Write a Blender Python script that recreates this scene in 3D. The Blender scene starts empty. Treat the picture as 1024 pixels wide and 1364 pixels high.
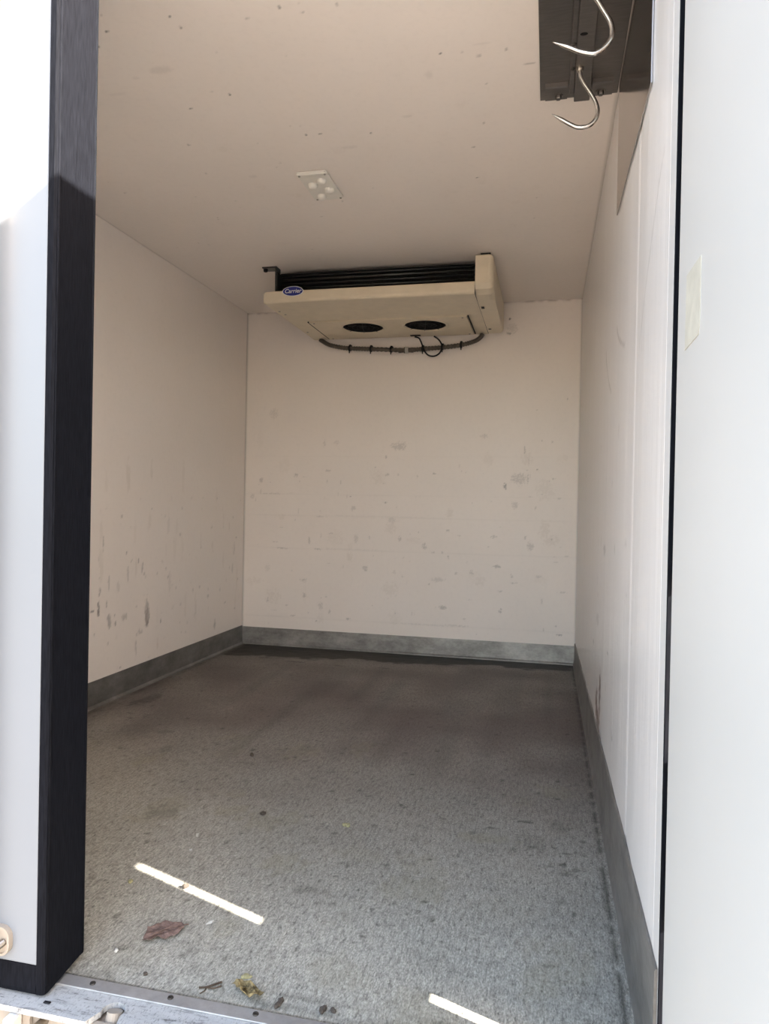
import bpy, bmesh, math, random
import numpy as np
from mathutils import Vector, Matrix

random.seed(7)
SC = bpy.context.scene
COL = SC.collection

# ------------------------------------------------------------------ camera
F_PX, YAW, PITCH, ROLL = 948.87, 0.2261, -0.00812, 0.01943
CAM = Vector((1.839, -4.112, 0.867))
fw = Vector((-math.sin(YAW)*math.cos(PITCH), math.cos(YAW)*math.cos(PITCH), math.sin(PITCH)))
rt = Vector((math.cos(YAW), math.sin(YAW), 0.0))
up = rt.cross(fw)
r2 = rt*math.cos(ROLL) + up*math.sin(ROLL)
u2 = up*math.cos(ROLL) - rt*math.sin(ROLL)
cd = bpy.data.cameras.new('camera')
cd.sensor_fit = 'HORIZONTAL'; cd.sensor_width = 36.0; cd.lens = F_PX*36.0/1024.0
cd.clip_start = 0.02; cd.clip_end = 500
cam = bpy.data.objects.new('camera', cd); COL.objects.link(cam)
cam.matrix_world = Matrix(((r2.x, u2.x, -fw.x, CAM.x), (r2.y, u2.y, -fw.y, CAM.y), (r2.z, u2.z, -fw.z, CAM.z), (0, 0, 0, 1)))
SC.camera = cam

# ------------------------------------------------------------------ daylight
SUN_EL = math.atan(0.626)                 # sun stands to the right of the open rear doors
SUN_AZ = math.atan2(0.938, -0.346)
w = bpy.data.worlds.new('daylight'); SC.world = w; w.use_nodes = True
wn = w.node_tree.nodes; wl = w.node_tree.links
sky = wn.new('ShaderNodeTexSky'); sky.sky_type = 'NISHITA'
sky.sun_disc = False
sky.sun_elevation = SUN_EL; sky.sun_rotation = SUN_AZ
sky.air_density = 1.0; sky.dust_density = 3.0; sky.ozone_density = 1.0
bg = wn['Background']; bg.inputs['Strength'].default_value = SKY_STRENGTH = 0.8
wb_mix = wn.new('ShaderNodeMix'); wb_mix.data_type = 'RGBA'; wb_mix.blend_type = 'MULTIPLY'; wb_mix.inputs[0].default_value = 1.0
wb_mix.inputs[7].default_value = (1.13, 1.0, 0.86, 1)        # hazy daylight, warm white balance
wl.new(sky.outputs['Color'], wb_mix.inputs[6]); wl.new(wb_mix.outputs[2], bg.inputs['Color'])
sd = bpy.data.lights.new('sun', 'SUN'); sd.energy = 22.0; sd.angle = math.radians(0.53); sd.color = (1.0, 0.93, 0.82)
so = bpy.data.objects.new('sun', sd); COL.objects.link(so)
so.rotation_euler = Vector((-0.938, 0.346, -0.626)).to_track_quat('-Z', 'Y').to_euler()
so.location = (6, -6, 6)

SC.view_settings.view_transform = 'Standard'
SC.view_settings.look = 'None'
SC.view_settings.gamma = 1.0
SC.view_settings.use_curve_mapping = False
SC.view_settings.exposure = 1.03

# ------------------------------------------------------------------ helpers
H = 2.042            # ceiling height
YD = -2.975          # where the floor meets the door sill

def wloc(o):
    v = Vector((0, 0, 0))
    while o is not None:
        v += o.location; o = o.parent
    return v

def link(name, me, mat, parent=None, smooth=False):
    """me is built in world coordinates; it is moved into its parent's frame."""
    o = bpy.data.objects.new(name, me); COL.objects.link(o)
    if mat: me.materials.append(mat)
    if parent is not None:
        me.transform(Matrix.Translation(-wloc(parent)))
        o.parent = parent
    if smooth:
        for p in me.polygons: p.use_smooth = True
    return o

def B(bm, name, mat, parent=None, smooth=False, origin=None):
    bmesh.ops.recalc_face_normals(bm, faces=bm.faces[:])
    me = bpy.data.meshes.new(name); bm.to_mesh(me); bm.free()
    o = link(name, me, mat, parent, smooth)
    if origin is not None and parent is None:
        me.transform(Matrix.Translation(-Vector(origin))); o.location = origin
    return o

def tag(o, label=None, cat=None, group=None, kind=None):
    if label: o['label'] = label
    if cat: o['category'] = cat
    if group: o['group'] = group
    if kind: o['kind'] = kind
    return o

def empty(name, loc, label, cat, group=None, kind=None):
    o = bpy.data.objects.new(name, None); COL.objects.link(o); o.location = loc
    o.empty_display_size = 0.05
    return tag(o, label, cat, group, kind)

def box(bm, x0, x1, y0, y1, z0, z1, bev=0.0, seg=2):
    vs = [bm.verts.new((x, y, z)) for x in (x0, x1) for y in (y0, y1) for z in (z0, z1)]
    q = [(0, 1, 3, 2), (4, 6, 7, 5), (0, 4, 5, 1), (2, 3, 7, 6), (0, 2, 6, 4), (1, 5, 7, 3)]
    fs = [bm.faces.new([vs[i] for i in f]) for f in q]
    if bev > 0:
        es = list({e for f in fs for e in f.edges})
        bmesh.ops.bevel(bm, geom=es, offset=bev, segments=seg, affect='EDGES', profile=0.5)
    return vs

def prism(bm, pts, axis, a, b):
    """polygon given in the two other axes, extruded along axis from a to b"""
    def P(p, t):
        return {'x': (t, p[0], p[1]), 'y': (p[0], t, p[1]), 'z': (p[0], p[1], t)}[axis]
    v0 = [bm.verts.new(P(p, a)) for p in pts]; v1 = [bm.verts.new(P(p, b)) for p in pts]
    n = len(pts)
    bm.faces.new(v0); bm.faces.new(v1[::-1])
    for i in range(n): bm.faces.new((v0[i], v0[(i+1) % n], v1[(i+1) % n], v1[i]))

def plate_holes(bm, outer, holes, axis, a, b):
    def P(p, t):
        return {'x': (t, p[0], p[1]), 'y': (p[0], t, p[1]), 'z': (p[0], p[1], t)}[axis]
    for t in (a, b):
        es = []
        for lp in [outer]+holes:
            vs = [bm.verts.new(P(p, t)) for p in lp]
            es += [bm.edges.new((vs[i], vs[(i+1) % len(vs)])) for i in range(len(vs))]
        bmesh.ops.triangle_fill(bm, edges=es, use_beauty=True, use_dissolve=False)
    for lp in [outer]+holes:
        n = len(lp)
        va = [bm.verts.new(P(p, a)) for p in lp]; vb = [bm.verts.new(P(p, b)) for p in lp]
        for i in range(n): bm.faces.new((va[i], va[(i+1) % n], vb[(i+1) % n], vb[i]))
    bmesh.ops.remove_doubles(bm, verts=bm.verts[:], dist=1e-6)

def circ(cx, cy, rx, ry=None, n=32):
    ry = rx if ry is None else ry
    return [(cx+rx*math.cos(2*math.pi*i/n), cy+ry*math.sin(2*math.pi*i/n)) for i in range(n)]

def rrect(x0, x1, y0, y1, r, n=5):
    out = []
    for cx, cy, a0 in ((x1-r, y1-r, 0), (x0+r, y1-r, 90), (x0+r, y0+r, 180), (x1-r, y0+r, 270)):
        for k in range(n+1):
            a = math.radians(a0+90*k/n); out.append((cx+r*math.cos(a), cy+r*math.sin(a)))
    return out

def spline(pts, n=8):
    pts = [Vector(p) for p in pts]; out = []
    for i in range(len(pts)-1):
        p0 = pts[max(i-1, 0)]; p1 = pts[i]; p2 = pts[i+1]; p3 = pts[min(i+2, len(pts)-1)]
        for k in range(n):
            t = k/n
            out.append(0.5*((2*p1)+(p2-p0)*t+(2*p0-5*p1+4*p2-p3)*t*t+(3*p1-p0-3*p2+p3)*t**3))
    out.append(pts[-1]); return out

def tube(bm, pts, rad, seg=10):
    pts = [Vector(p) for p in pts]; n = len(pts)
    rads = rad if isinstance(rad, (list, tuple)) else [rad]*n
    ref = None; rings = []
    for i, p in enumerate(pts):
        t = (pts[min(i+1, n-1)]-pts[max(i-1, 0)]).normalized()
        if ref is None:
            ref = Vector((0, 0, 1)) if abs(t.z) < 0.9 else Vector((1, 0, 0))
        a = (ref - t*ref.dot(t)).normalized(); b = t.cross(a); ref = a
        rings.append([bm.verts.new(p+(a*math.cos(2*math.pi*k/seg)+b*math.sin(2*math.pi*k/seg))*rads[i]) for k in range(seg)])
    for i in range(n-1):
        for k in range(seg):
            bm.faces.new((rings[i][k], rings[i][(k+1) % seg], rings[i+1][(k+1) % seg], rings[i+1][k]))
    bm.faces.new(rings[0][::-1]); bm.faces.new(rings[-1])

def cyl(bm, p0, p1, r, seg=16, r1=None):
    tube(bm, [p0, p1], [r, r if r1 is None else r1], seg)

def lathe(bm, prof, c, axis='z', seg=32):
    """prof: list of (radius, height); revolved about axis through c (open surface)"""
    rings = []
    for r, h in prof:
        ring = []
        for k in range(seg):
            a = 2*math.pi*k/seg; x, y = r*math.cos(a), r*math.sin(a)
            d = {'z': (x, y, h), 'y': (x, h, y), 'x': (h, x, y)}[axis]
            ring.append(bm.verts.new((c[0]+d[0], c[1]+d[1], c[2]+d[2])))
        rings.append(ring)
    for i in range(len(rings)-1):
        for k in range(seg):
            bm.faces.new((rings[i][k], rings[i][(k+1) % seg], rings[i+1][(k+1) % seg], rings[i+1][k]))
    return rings

# ------------------------------------------------------------------ materials
def new_mat(name):
    m = bpy.data.materials.new(name); m.use_nodes = True
    nt = m.node_tree; b = nt.nodes['Principled BSDF']
    return m, nt, b

def N(nt, typ, **kw):
    n = nt.nodes.new('ShaderNode'+typ)
    for k, v in kw.items():
        if k in n.inputs: n.inputs[k].default_value = v
        else: setattr(n, k, v)
    return n

def noise(nt, scale, detail=4, rough=0.55, vec=None, stretch=None):
    tc = N(nt, 'TexCoord'); mp = N(nt, 'Mapping')
    nt.links.new(tc.outputs['Object'], mp.inputs['Vector'])
    if stretch: mp.inputs['Scale'].default_value = stretch
    t = N(nt, 'TexNoise'); t.inputs['Scale'].default_value = scale
    t.inputs['Detail'].default_value = detail; t.inputs['Roughness'].default_value = rough
    nt.links.new(mp.outputs['Vector'], t.inputs['Vector'])
    return t.outputs['Fac']

def ramp(nt, fac, stops):
    r = N(nt, 'ValToRGB'); e = r.color_ramp.elements
    while len(e) < len(stops): e.new(0.5)
    for el, (p, c) in zip(e, stops):
        el.position = p; el.color = (c[0], c[1], c[2], 1) if hasattr(c, '__len__') else (c, c, c, 1)
    nt.links.new(fac, r.inputs['Fac']); return r.outputs['Color']

def mix(nt, fac, a, b, mode='MIX'):
    m = N(nt, 'Mix', data_type='RGBA', blend_type=mode)
    for sock, v in ((m.inputs[0], fac), (m.inputs[6], a), (m.inputs[7], b)):
        if hasattr(v, 'is_linked') or hasattr(v, 'links'): nt.links.new(v, sock)
        elif hasattr(v, '__len__'): sock.default_value = (v[0], v[1], v[2], 1)
        else: sock.default_value = v
    return m.outputs[2]

def bump(nt, b, h, strength, dist):
    n = N(nt, 'Bump'); n.inputs['Strength'].default_value = strength; n.inputs['Distance'].default_value = dist
    nt.links.new(h, n.inputs['Height']); nt.links.new(n.outputs['Normal'], b.inputs['Normal'])

def math_n(nt, op, a, b=None):
    n = N(nt, 'Math', operation=op)
    for s, v in ((n.inputs[0], a), (n.inputs[1], b)):
        if v is None: continue
        if hasattr(v, 'links'): nt.links.new(v, s)
        else: s.default_value = v
    return n.outputs[0]

def wear_shade_sockets(nt):
    a = N(nt, 'Attribute'); a.attribute_name = 'wear_shade'
    s = N(nt, 'SeparateColor'); nt.links.new(a.outputs['Color'], s.inputs[0])
    return s.outputs[0], s.outputs[1], s.outputs[2]

def simple(name, col, rough=0.5, metal=0.0, var=0.0, scale=30.0, spec=0.5, bmp=0.0, stretch=None):
    m, nt, b = new_mat(name)
    b.inputs['Roughness'].default_value = rough; b.inputs['Metallic'].default_value = metal
    b.inputs['Specular IOR Level'].default_value = spec
    if var > 0 or bmp > 0:
        f = noise(nt, scale, stretch=stretch)
        lo = tuple(c*(1-var) for c in col); hi = tuple(min(1, c*(1+var)) for c in col)
        nt.links.new(ramp(nt, f, [(0.3, lo), (0.7, hi)]), b.inputs['Base Color'])
        if bmp > 0: bump(nt, b, f, bmp, 0.002)
    else:
        b.inputs['Base Color'].default_value = (*col, 1)
    return m

def panel_mat(name, col, rough, stretch):
    """smooth insulated-panel skin: faint mottling, scuffs and rust from the wear layer"""
    m, nt, b = new_mat(name)
    f = noise(nt, 2.2, 3, stretch=stretch)
    base = ramp(nt, f, [(0.3, tuple(c*0.965 for c in col)), (0.7, col)])
    f2 = noise(nt, 45, 5, 0.65)
    base = mix(nt, 0.4, base, ramp(nt, f2, [(0.28, 0.93), (0.5, 1.0)]), 'MULTIPLY')
    r_, g_, b_ = wear_shade_sockets(nt)
    c1 = mix(nt, r_, base, (0.10, 0.085, 0.07))
    c2 = mix(nt, g_, c1, (0.13, 0.07, 0.045))
    c3 = mix(nt, b_, c2, (0.50, 0.42, 0.33))
    nt.links.new(c3, b.inputs['Base Color'])
    b.inputs['Roughness'].default_value = rough
    b.inputs['Specular IOR Level'].default_value = 0.5
    bump(nt, b, noise(nt, 6, 2, stretch=stretch), 0.08, 0.01)
    return m

WALLC = (0.925, 0.85, 0.785)
M_wall = panel_mat('wall_panel_skin', WALLC, 0.42, (1, 1, 1))
M_rwall = panel_mat('glossy_wall_panel_skin', (0.74, 0.715, 0.70), 0.30, (1, 9, 0.6))
M_ceil = panel_mat('ceiling_panel_skin', WALLC, 0.5, (1, 1, 1))
M_door = simple('door_white_skin', (0.515, 0.51, 0.495), 0.38, 0, 0.015, 4.0)
M_door1 = simple('door_outer_skin', (0.180, 0.197, 0.222), 0.38, 0, 0.015, 4.0)
M_rubber = simple('black_rubber', (0.0066, 0.0072, 0.0098), 0.6, 0, 0.35, 60.0, 0.03, 0.15, (6, 6, 0.5))
M_black = simple('black_plastic', (0.007, 0.007, 0.008), 0.6, 0, 0, 1, 0.25)
M_cream = simple('cream_housing_plastic', (0.72, 0.63, 0.48), 0.40, 0, 0.05, 14.0)
M_lamp = simple('lamp_plastic', (0.83, 0.80, 0.73), 0.35, 0, 0.02, 40)
M_coil = simple('dark_coil_metal', (0.022, 0.024, 0.024), 0.4, 0.3, 0.2, 80)
M_tube = simple('coil_tube_metal', (0.07, 0.075, 0.07), 0.35, 0.7, 0.2, 60)
M_steel = simple('stainless_steel', (0.215, 0.20, 0.19), 0.42, 1.0, 0.10, 25, 0.5, 0.0, (1, 6, 1))
M_steelw = simple('stainless_wall_plate', (0.40, 0.37, 0.35), 0.14, 1.0, 0.06, 18, 0.5, 0.05, (1, 1, 8))
M_hook = simple('polished_hook_steel', (0.62, 0.60, 0.58), 0.22, 1.0, 0.06, 60)
M_bolt = simple('bolt_metal', (0.38, 0.35, 0.31), 0.35, 1.0, 0.2, 90)
M_hose = simple('grey_brown_hose', (0.085, 0.07, 0.055), 0.5, 0, 0.25, 60)
M_fit = simple('pale_hose_coupling', (0.5, 0.47, 0.42), 0.4)
M_post = simple('cream_post_paint', (0.56, 0.55, 0.54), 0.4, 0, 0.02, 8)
M_screw = simple('dark_screw', (0.05, 0.045, 0.04), 0.5, 0.6)
M_blue = simple('badge_blue', (0.012, 0.02, 0.20), 0.3)
M_white = simple('badge_white', (0.75, 0.75, 0.76), 0.35)
M_beam = simple('cream_painted_beam', (0.29, 0.255, 0.215), 0.5, 0, 0.10, 20)
M_tape = simple('yellowed_tape', (0.485, 0.465, 0.40), 0.55, 0, 0.10, 40)
M_leaf = simple('dry_brown_leaf', (0.150, 0.103, 0.088), 0.8, 0, 0.5, 70, 0.2, 0.5)
M_leaf2 = simple('curled_ochre_leaf', (0.17, 0.13, 0.06), 0.7, 0, 0.85, 110, 0.3, 0.5)
M_twig = simple('twig_bark', (0.06, 0.04, 0.025), 0.8, 0, 0.3, 200)
M_crumbd = simple('dark_dirt_crumb', (0.06, 0.048, 0.038), 0.9, 0, 0.3, 200)
M_crumbl = simple('pale_chip', (0.45, 0.45, 0.42), 0.7, 0, 0.1, 200)
M_crumby = simple('yellow_green_crumb', (0.30, 0.28, 0.15), 0.8, 0, 0.3, 200)
M_ground = simple('yard_concrete', (0.165, 0.148, 0.130), 0.9, 0, 0.12, 1.5)

def make_alu(name, col, rough, blotch):
    m, nt, b = new_mat(name)
    f = noise(nt, 5, 6, 0.7, stretch=(1, 1, 2)); f2 = noise(nt, 60, 4, 0.7)
    c = ramp(nt, f, [(0.32, tuple(x*(1-blotch) for x in col)), (0.68, tuple(min(1, x*(1+blotch)) for x in col))])
    c = mix(nt, 0.6, c, ramp(nt, f2, [(0.3, 0.72), (0.6, 1.0)]), 'MULTIPLY')
    nt.links.new(c, b.inputs['Base Color'])
    b.inputs['Metallic'].default_value = 0.65
    nt.links.new(ramp(nt, f2, [(0.2, rough-0.1), (0.8, rough+0.12)]), b.inputs['Roughness'])
    bump(nt, b, f2, 0.12, 0.002)
    return m
M_kick = make_alu('dull_aluminium_kickplate', (0.24, 0.233, 0.222), 0.5, 0.3)
M_kickb = make_alu('galvanised_kickplate', (0.37, 0.365, 0.355), 0.42, 0.40)
M_sill = make_alu('worn_sill_aluminium', (0.42, 0.42, 0.42), 0.45, 0.15)

def make_tread():
    m, nt, b = new_mat('scratched_bright_aluminium')
    f = noise(nt, 16, 6, 0.75, stretch=(1, 5, 1)); f2 = noise(nt, 120, 3, 0.7, stretch=(3, 1, 1))
    c = ramp(nt, f, [(0.33, (0.10, 0.10, 0.10)), (0.45, (0.40, 0.41, 0.415)), (0.8, (0.50, 0.51, 0.515))])
    c = mix(nt, 0.6, c, ramp(nt, f2, [(0.34, 0.25), (0.46, 1.0)]), 'MULTIPLY')
    nt.links.new(c, b.inputs['Base Color']); b.inputs['Metallic'].default_value = 0.2
    b.inputs['Roughness'].default_value = 0.5
    bump(nt, b, f2, 0.3, 0.002)
    return m
M_tread = make_tread()

def make_floor():
    """grey anti-slip resin with raked grain running into the body, stains and painted light falloff from the wear layer"""
    m, nt, b = new_mat('antislip_resin_floor')
    L = nt.links
    tc = N(nt, 'TexCoord')
    rake = noise(nt, 1.0, 5, 0.72, stretch=(150, 26, 1))      # drawn-out trowel streaks
    grain = noise(nt, 1.0, 4, 0.75, stretch=(330, 130, 1))
    pits = noise(nt, 1.0, 4, 0.8, stretch=(95, 45, 1))
    big = noise(nt, 2.3, 5, 0.6)
    c = ramp(nt, big, [(0.25, (0.265, 0.262, 0.232)), (0.75, (0.37, 0.36, 0.315))])
    c = mix(nt, 0.9, c, ramp(nt, rake, [(0.30, 0.50), (0.50, 1.0), (0.68, 1.30)]), 'MULTIPLY')
    c = mix(nt, 0.8, c, ramp(nt, grain, [(0.34, 0.38), (0.64, 1.45)]), 'MULTIPLY')
    c = mix(nt, 0.8, c, ramp(nt, pits, [(0.32, 0.25), (0.46, 1.0)]), 'MULTIPLY')
    r_, g_, b_ = wear_shade_sockets(nt)
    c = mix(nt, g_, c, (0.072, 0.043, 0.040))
    c = mix(nt, b_, c, (0.20, 0.185, 0.115))
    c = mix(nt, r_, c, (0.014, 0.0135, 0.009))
    L.new(c, b.inputs['Base Color'])
    b.inputs['Roughness'].default_value = 0.62
    b.inputs['Specular IOR Level'].default_value = 0.35
    h = math_n(nt, 'ADD', math_n(nt, 'MULTIPLY', rake, 1.2), math_n(nt, 'ADD', grain, pits))
    bump(nt, b, h, 0.35, 0.003)
    return m
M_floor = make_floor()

# ------------------------------------------------------------------ wear layers (stains with shapes of their own, plus falloff painted on the floor)
def vnoise(s, t, fs, ft, seed):
    rg = np.random.default_rng(seed); T = rg.random((256, 256))
    x = s*fs; y = t*ft; xi = np.floor(x).astype(int); yi = np.floor(y).astype(int)
    fx = x-xi; fy = y-yi; fx = fx*fx*(3-2*fx); fy = fy*fy*(3-2*fy)
    g = lambda a, b: T[a % 256, b % 256]
    return (g(xi, yi)*(1-fx)+g(xi+1, yi)*fx)*(1-fy)+(g(xi, yi+1)*(1-fx)+g(xi+1, yi+1)*fx)*fy

def paint(layer, S, T, marks, cell, seed=1, fs=140, ft=140, rough=1.3, gain=1.0):
    nz = 0.6*vnoise(S, T, fs, ft, seed)+0.4*vnoise(S, T, fs*2.3, ft*2.3, seed+5)
    for (s, t, ws, wt, k) in marks:
        ws = max(ws, cell*0.75); wt = max(wt, cell*0.75)
        sel = (np.abs(S-s) < ws*1.8) & (np.abs(T-t) < wt*1.8)
        if not sel.any(): continue
        d = ((S[sel]-s)/ws)**2+((T[sel]-t)/wt)**2
        v = np.clip((1.25-d+(nz[sel]-0.5)*2*rough)*1.1, 0, 1)*k*gain
        layer[sel] = np.maximum(layer[sel], v)

def slab(name, mat, P, U, V, us, vs, back, wearfn=None, disp=None):
    """A panel: gridded inner face at P+u*U+v*V, plain back face offset by vector back."""
    nu, nv = len(us), len(vs)
    uu, vv = np.meshgrid(us, vs, indexing='ij')
    U = np.array(U, float); V = np.array(V, float); P = np.array(P, float)
    co = P+uu[..., None]*U+vv[..., None]*V
    if disp is not None: co = co+disp(uu, vv)
    co = co.reshape(-1, 3); n = len(co)
    corners = np.array([co[0], co[(nu-1)*nv], co[nu*nv-1], co[nv-1]])+np.array(back, float)
    idx = np.arange(nu*nv).reshape(nu, nv)
    quads = np.stack([idx[:-1, :-1], idx[1:, :-1], idx[1:, 1:], idx[:-1, 1:]], -1).reshape(-1, 4)
    flip = np.dot(np.cross(U, V), np.array(back, float)) > 0
    if flip: quads = quads[:, ::-1]
    faces = []
    b0, b1, b2, b3 = n, n+1, n+2, n+3
    faces.append([b0, b1, b2, b3] if not flip else [b3, b2, b1, b0][::-1])
    faces.append(list(idx[:, 0])+[b1, b0]); faces.append(list(idx[-1, :])+[b2, b1])
    faces.append(list(idx[::-1, -1])+[b3, b2]); faces.append(list(idx[0, ::-1])+[b0, b3])
    me = bpy.data.meshes.new(name)
    allco = np.vstack([co, corners])
    loops = list(quads.reshape(-1)); starts = list(range(0, len(quads)*4, 4)); tot = [4]*len(quads)
    for f in faces:
        starts.append(len(loops)); tot.append(len(f)); loops += [int(i) for i in f]
    me.vertices.add(len(allco)); me.vertices.foreach_set('co', allco.astype(np.float32).reshape(-1))
    me.loops.add(len(loops)); me.loops.foreach_set('vertex_index', np.array(loops, np.int32))
    me.polygons.add(len(starts)); me.polygons.foreach_set('loop_start', np.array(starts, np.int32))
    me.update(calc_edges=True); me.validate()
    at = me.attributes.new('wear_shade', 'FLOAT_COLOR', 'POINT')
    col = np.zeros((len(allco), 4), np.float32); col[:, 3] = 1
    if wearfn is not None:
        lay = [np.zeros_like(uu) for _ in range(3)]
        wearfn(lay, uu, vv)
        for i in range(3): col[:n, i] = np.clip(lay[i], 0, 1).reshape(-1)
    at.data.foreach_set('color', col.reshape(-1))
    return link(name, me, mat)

def specks(rg, n, s0, s1, t0, t1, a, b, k0, k1):
    return [(rg.uniform(s0, s1), rg.uniform(t0, t1), rg.uniform(a, b), rg.uniform(a, b), rg.uniform(k0, k1)) for _ in range(n)]

BW = [(0.186,1.424,0.028,0.031,0.25),(0.514,1.238,0.009,0.025,0.3),(0.588,1.244,0.021,0.015,0.2),(0.972,1.223,0.046,0.03,0.35),
 (1.475,1.281,0.029,0.014,0.25),(0.896,1.158,0.004,0.01,0.5),(1.701,1.195,0.005,0.024,0.5),(1.852,1.248,0.009,0.006,0.6),(1.797,1.252,0.005,0.005,0.5),
 (0.335,1.045,0.015,0.014,0.5),(0.539,1.075,0.019,0.008,0.35),(0.831,1.097,0.008,0.004,0.4),(0.853,1.043,0.005,0.008,0.4),(0.904,1.054,0.014,0.01,0.4),
 (0.972,1.054,0.004,0.012,0.3),(1.087,1.046,0.004,0.01,0.3),(1.186,1.062,0.01,0.006,0.6),(1.596,0.993,0.011,0.019,0.8),(1.67,1.038,0.047,0.038,0.35),
 (1.721,1.038,0.007,0.033,0.4),(1.939,1.063,0.005,0.009,0.4),(1.862,1.038,0.006,0.005,0.5),(1.772,1.09,0.006,0.004,0.7),(0.184,0.931,0.088,0.004,0.35),
 (0.683,0.921,0.005,0.005,0.7),(0.901,0.89,0.014,0.005,0.6),(0.701,0.85,0.015,0.018,0.3),(1.654,0.888,0.021,0.024,0.3),(1.767,0.871,0.007,0.015,0.35),
 (1.896,0.93,0.018,0.006,0.3),(0.491,0.797,0.043,0.003,0.3),(0.94,0.785,0.025,0.02,0.25),(0.429,0.65,0.006,0.026,0.4),(0.567,0.697,0.015,0.005,0.4),
 (0.484,0.599,0.024,0.004,0.6),(0.256,0.598,0.038,0.004,0.4),(0.72,0.669,0.017,0.028,0.25),(0.805,0.678,0.006,0.012,0.3),(0.989,0.677,0.01,0.02,0.4),
 (1.135,0.638,0.016,0.025,0.4),(1.535,0.703,0.024,0.01,0.35),(1.715,0.702,0.007,0.011,0.4),(1.744,0.657,0.022,0.027,0.35),(1.858,0.697,0.005,0.006,0.5),
 (0.781,0.5,0.021,0.014,0.4),(0.957,0.477,0.014,0.014,0.25),(1.008,0.455,0.014,0.006,0.3),(0.832,0.568,0.004,0.004,0.6),(1.557,0.535,0.027,0.01,0.5),
 (1.414,0.495,0.012,0.014,0.4),(1.326,0.486,0.008,0.01,0.35),(1.219,0.444,0.045,0.016,0.25),(0.395,0.409,0.028,0.01,0.4),(0.16,0.476,0.022,0.026,0.15),
 (1.644,0.485,0.011,0.015,0.35),(1.794,0.487,0.017,0.01,0.3),(1.654,0.443,0.021,0.003,0.4),(0.508,0.259,0.017,0.027,0.3),(1.251,0.286,0.024,0.014,0.5),
 (1.582,0.28,0.011,0.015,0.6),(0.972,0.238,0.004,0.004,0.7),(0.679,0.188,0.015,0.007,0.5),(0.33,0.188,0.017,0.006,0.4),(0.427,0.214,0.005,0.005,0.5),
 (0.482,0.161,0.005,0.006,0.6),(1.892,0.211,0.005,0.005,0.6),(1.912,0.164,0.018,0.009,0.7),(1.925,0.402,0.027,0.006,0.3),(1.332,0.183,0.078,0.003,0.3),
 (0.832,0.805,0.309,0.003,0.12),(0.651,0.604,0.21,0.003,0.15),(1.152,0.178,0.2,0.003,0.2),(1.93,1.487,0.004,0.004,0.7),(1.765,1.427,0.005,0.005,0.5),
 (0.163,0.279,0.011,0.015,0.35)]
LW = [(-1.432,0.676,0.003,0.02,0.4),(-1.255,0.637,0.003,0.005,0.5),(-1.221,0.597,0.003,0.003,0.5),(-1.16,0.593,0.004,0.007,0.5),
 (-1.128,0.556,0.003,0.018,0.4),(-1.245,0.54,0.004,0.025,0.3),(-1.449,0.487,0.004,0.014,0.5),(-1.388,0.512,0.005,0.02,0.35),
 (-1.319,0.489,0.014,0.017,0.15),(-1.458,0.416,0.005,0.024,0.8),(-1.495,0.406,0.013,0.003,0.7),(-1.399,0.417,0.003,0.012,0.5),
 (-1.377,0.345,0.015,0.024,0.45),(-1.343,0.368,0.007,0.004,0.7),(-1.335,0.326,0.004,0.008,0.6),(-1.265,0.349,0.018,0.011,0.3),
 (-1.169,0.38,0.003,0.003,0.7),(-1.082,0.348,0.018,0.038,0.4),(-1.08,0.295,0.013,0.013,0.5),(-0.96,0.281,0.003,0.006,0.6),
 (-0.378,0.175,0.012,0.016,0.4),(-0.25,0.282,0.01,0.003,0.4),(-0.464,0.346,0.011,0.008,0.25),(-0.675,0.595,0.006,0.005,0.4),
 (-0.112,0.661,0.007,0.003,0.5),(-1.135,0.264,0.024,0.007,0.3),(-1.486,0.303,0.004,0.006,0.4),(-1.388,0.25,0.004,0.006,0.3),
 (-1.171,0.188,0.003,0.03,0.25),(-1.295,0.128,0.006,0.003,0.5),(-0.156,0.477,0.01,0.017,0.2),(-0.135,0.588,0.011,0.023,0.2),
 (-0.881,0.47,0.011,0.038,0.12),(-0.899,0.751,0.009,0.028,0.1)]
CL = [(0.737,-2.525,0.004,0.004,0.9),(0.922,-2.544,0.003,0.003,0.8),(0.929,-2.503,0.003,0.003,0.7),(1.192,-2.522,0.004,0.003,0.8),
 (1.104,-2.499,0.003,0.003,0.4),(1.332,-2.504,0.004,0.004,0.4),(1.245,-2.525,0.004,0.004,0.3),(1.543,-2.279,0.003,0.003,0.9),
 (1.711,-2.262,0.005,0.004,0.5),(1.638,-2.249,0.003,0.003,0.6),(0.922,-2.211,0.003,0.004,0.9),(0.775,-2.164,0.003,0.004,0.9),
 (0.663,-1.969,0.003,0.007,0.5),(1.063,-1.957,0.003,0.003,0.8),(1.11,-1.954,0.003,0.003,0.7),(1.269,-1.929,0.003,0.004,0.7),
 (1.576,-1.784,0.003,0.004,0.9),(1.568,-1.565,0.003,0.005,0.7),(1.623,-1.921,0.003,0.004,0.5),(1.498,-2.194,0.012,0.019,0.2),
 (0.785,-2.354,0.036,0.016,0.25),(0.598,-2.275,0.032,0.006,0.15),(1.399,-2.002,0.02,0.006,0.25),(1.179,-1.856,0.028,0.011,0.2),
 (1.767,-2.19,0.017,0.004,0.4),(1.65,-2.295,0.022,0.005,0.2),(0.779,-1.718,0.016,0.01,0.2),(0.678,-2.476,0.003,0.003,0.7),
 (0.699,-2.335,0.012,0.006,0.2)]
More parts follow.
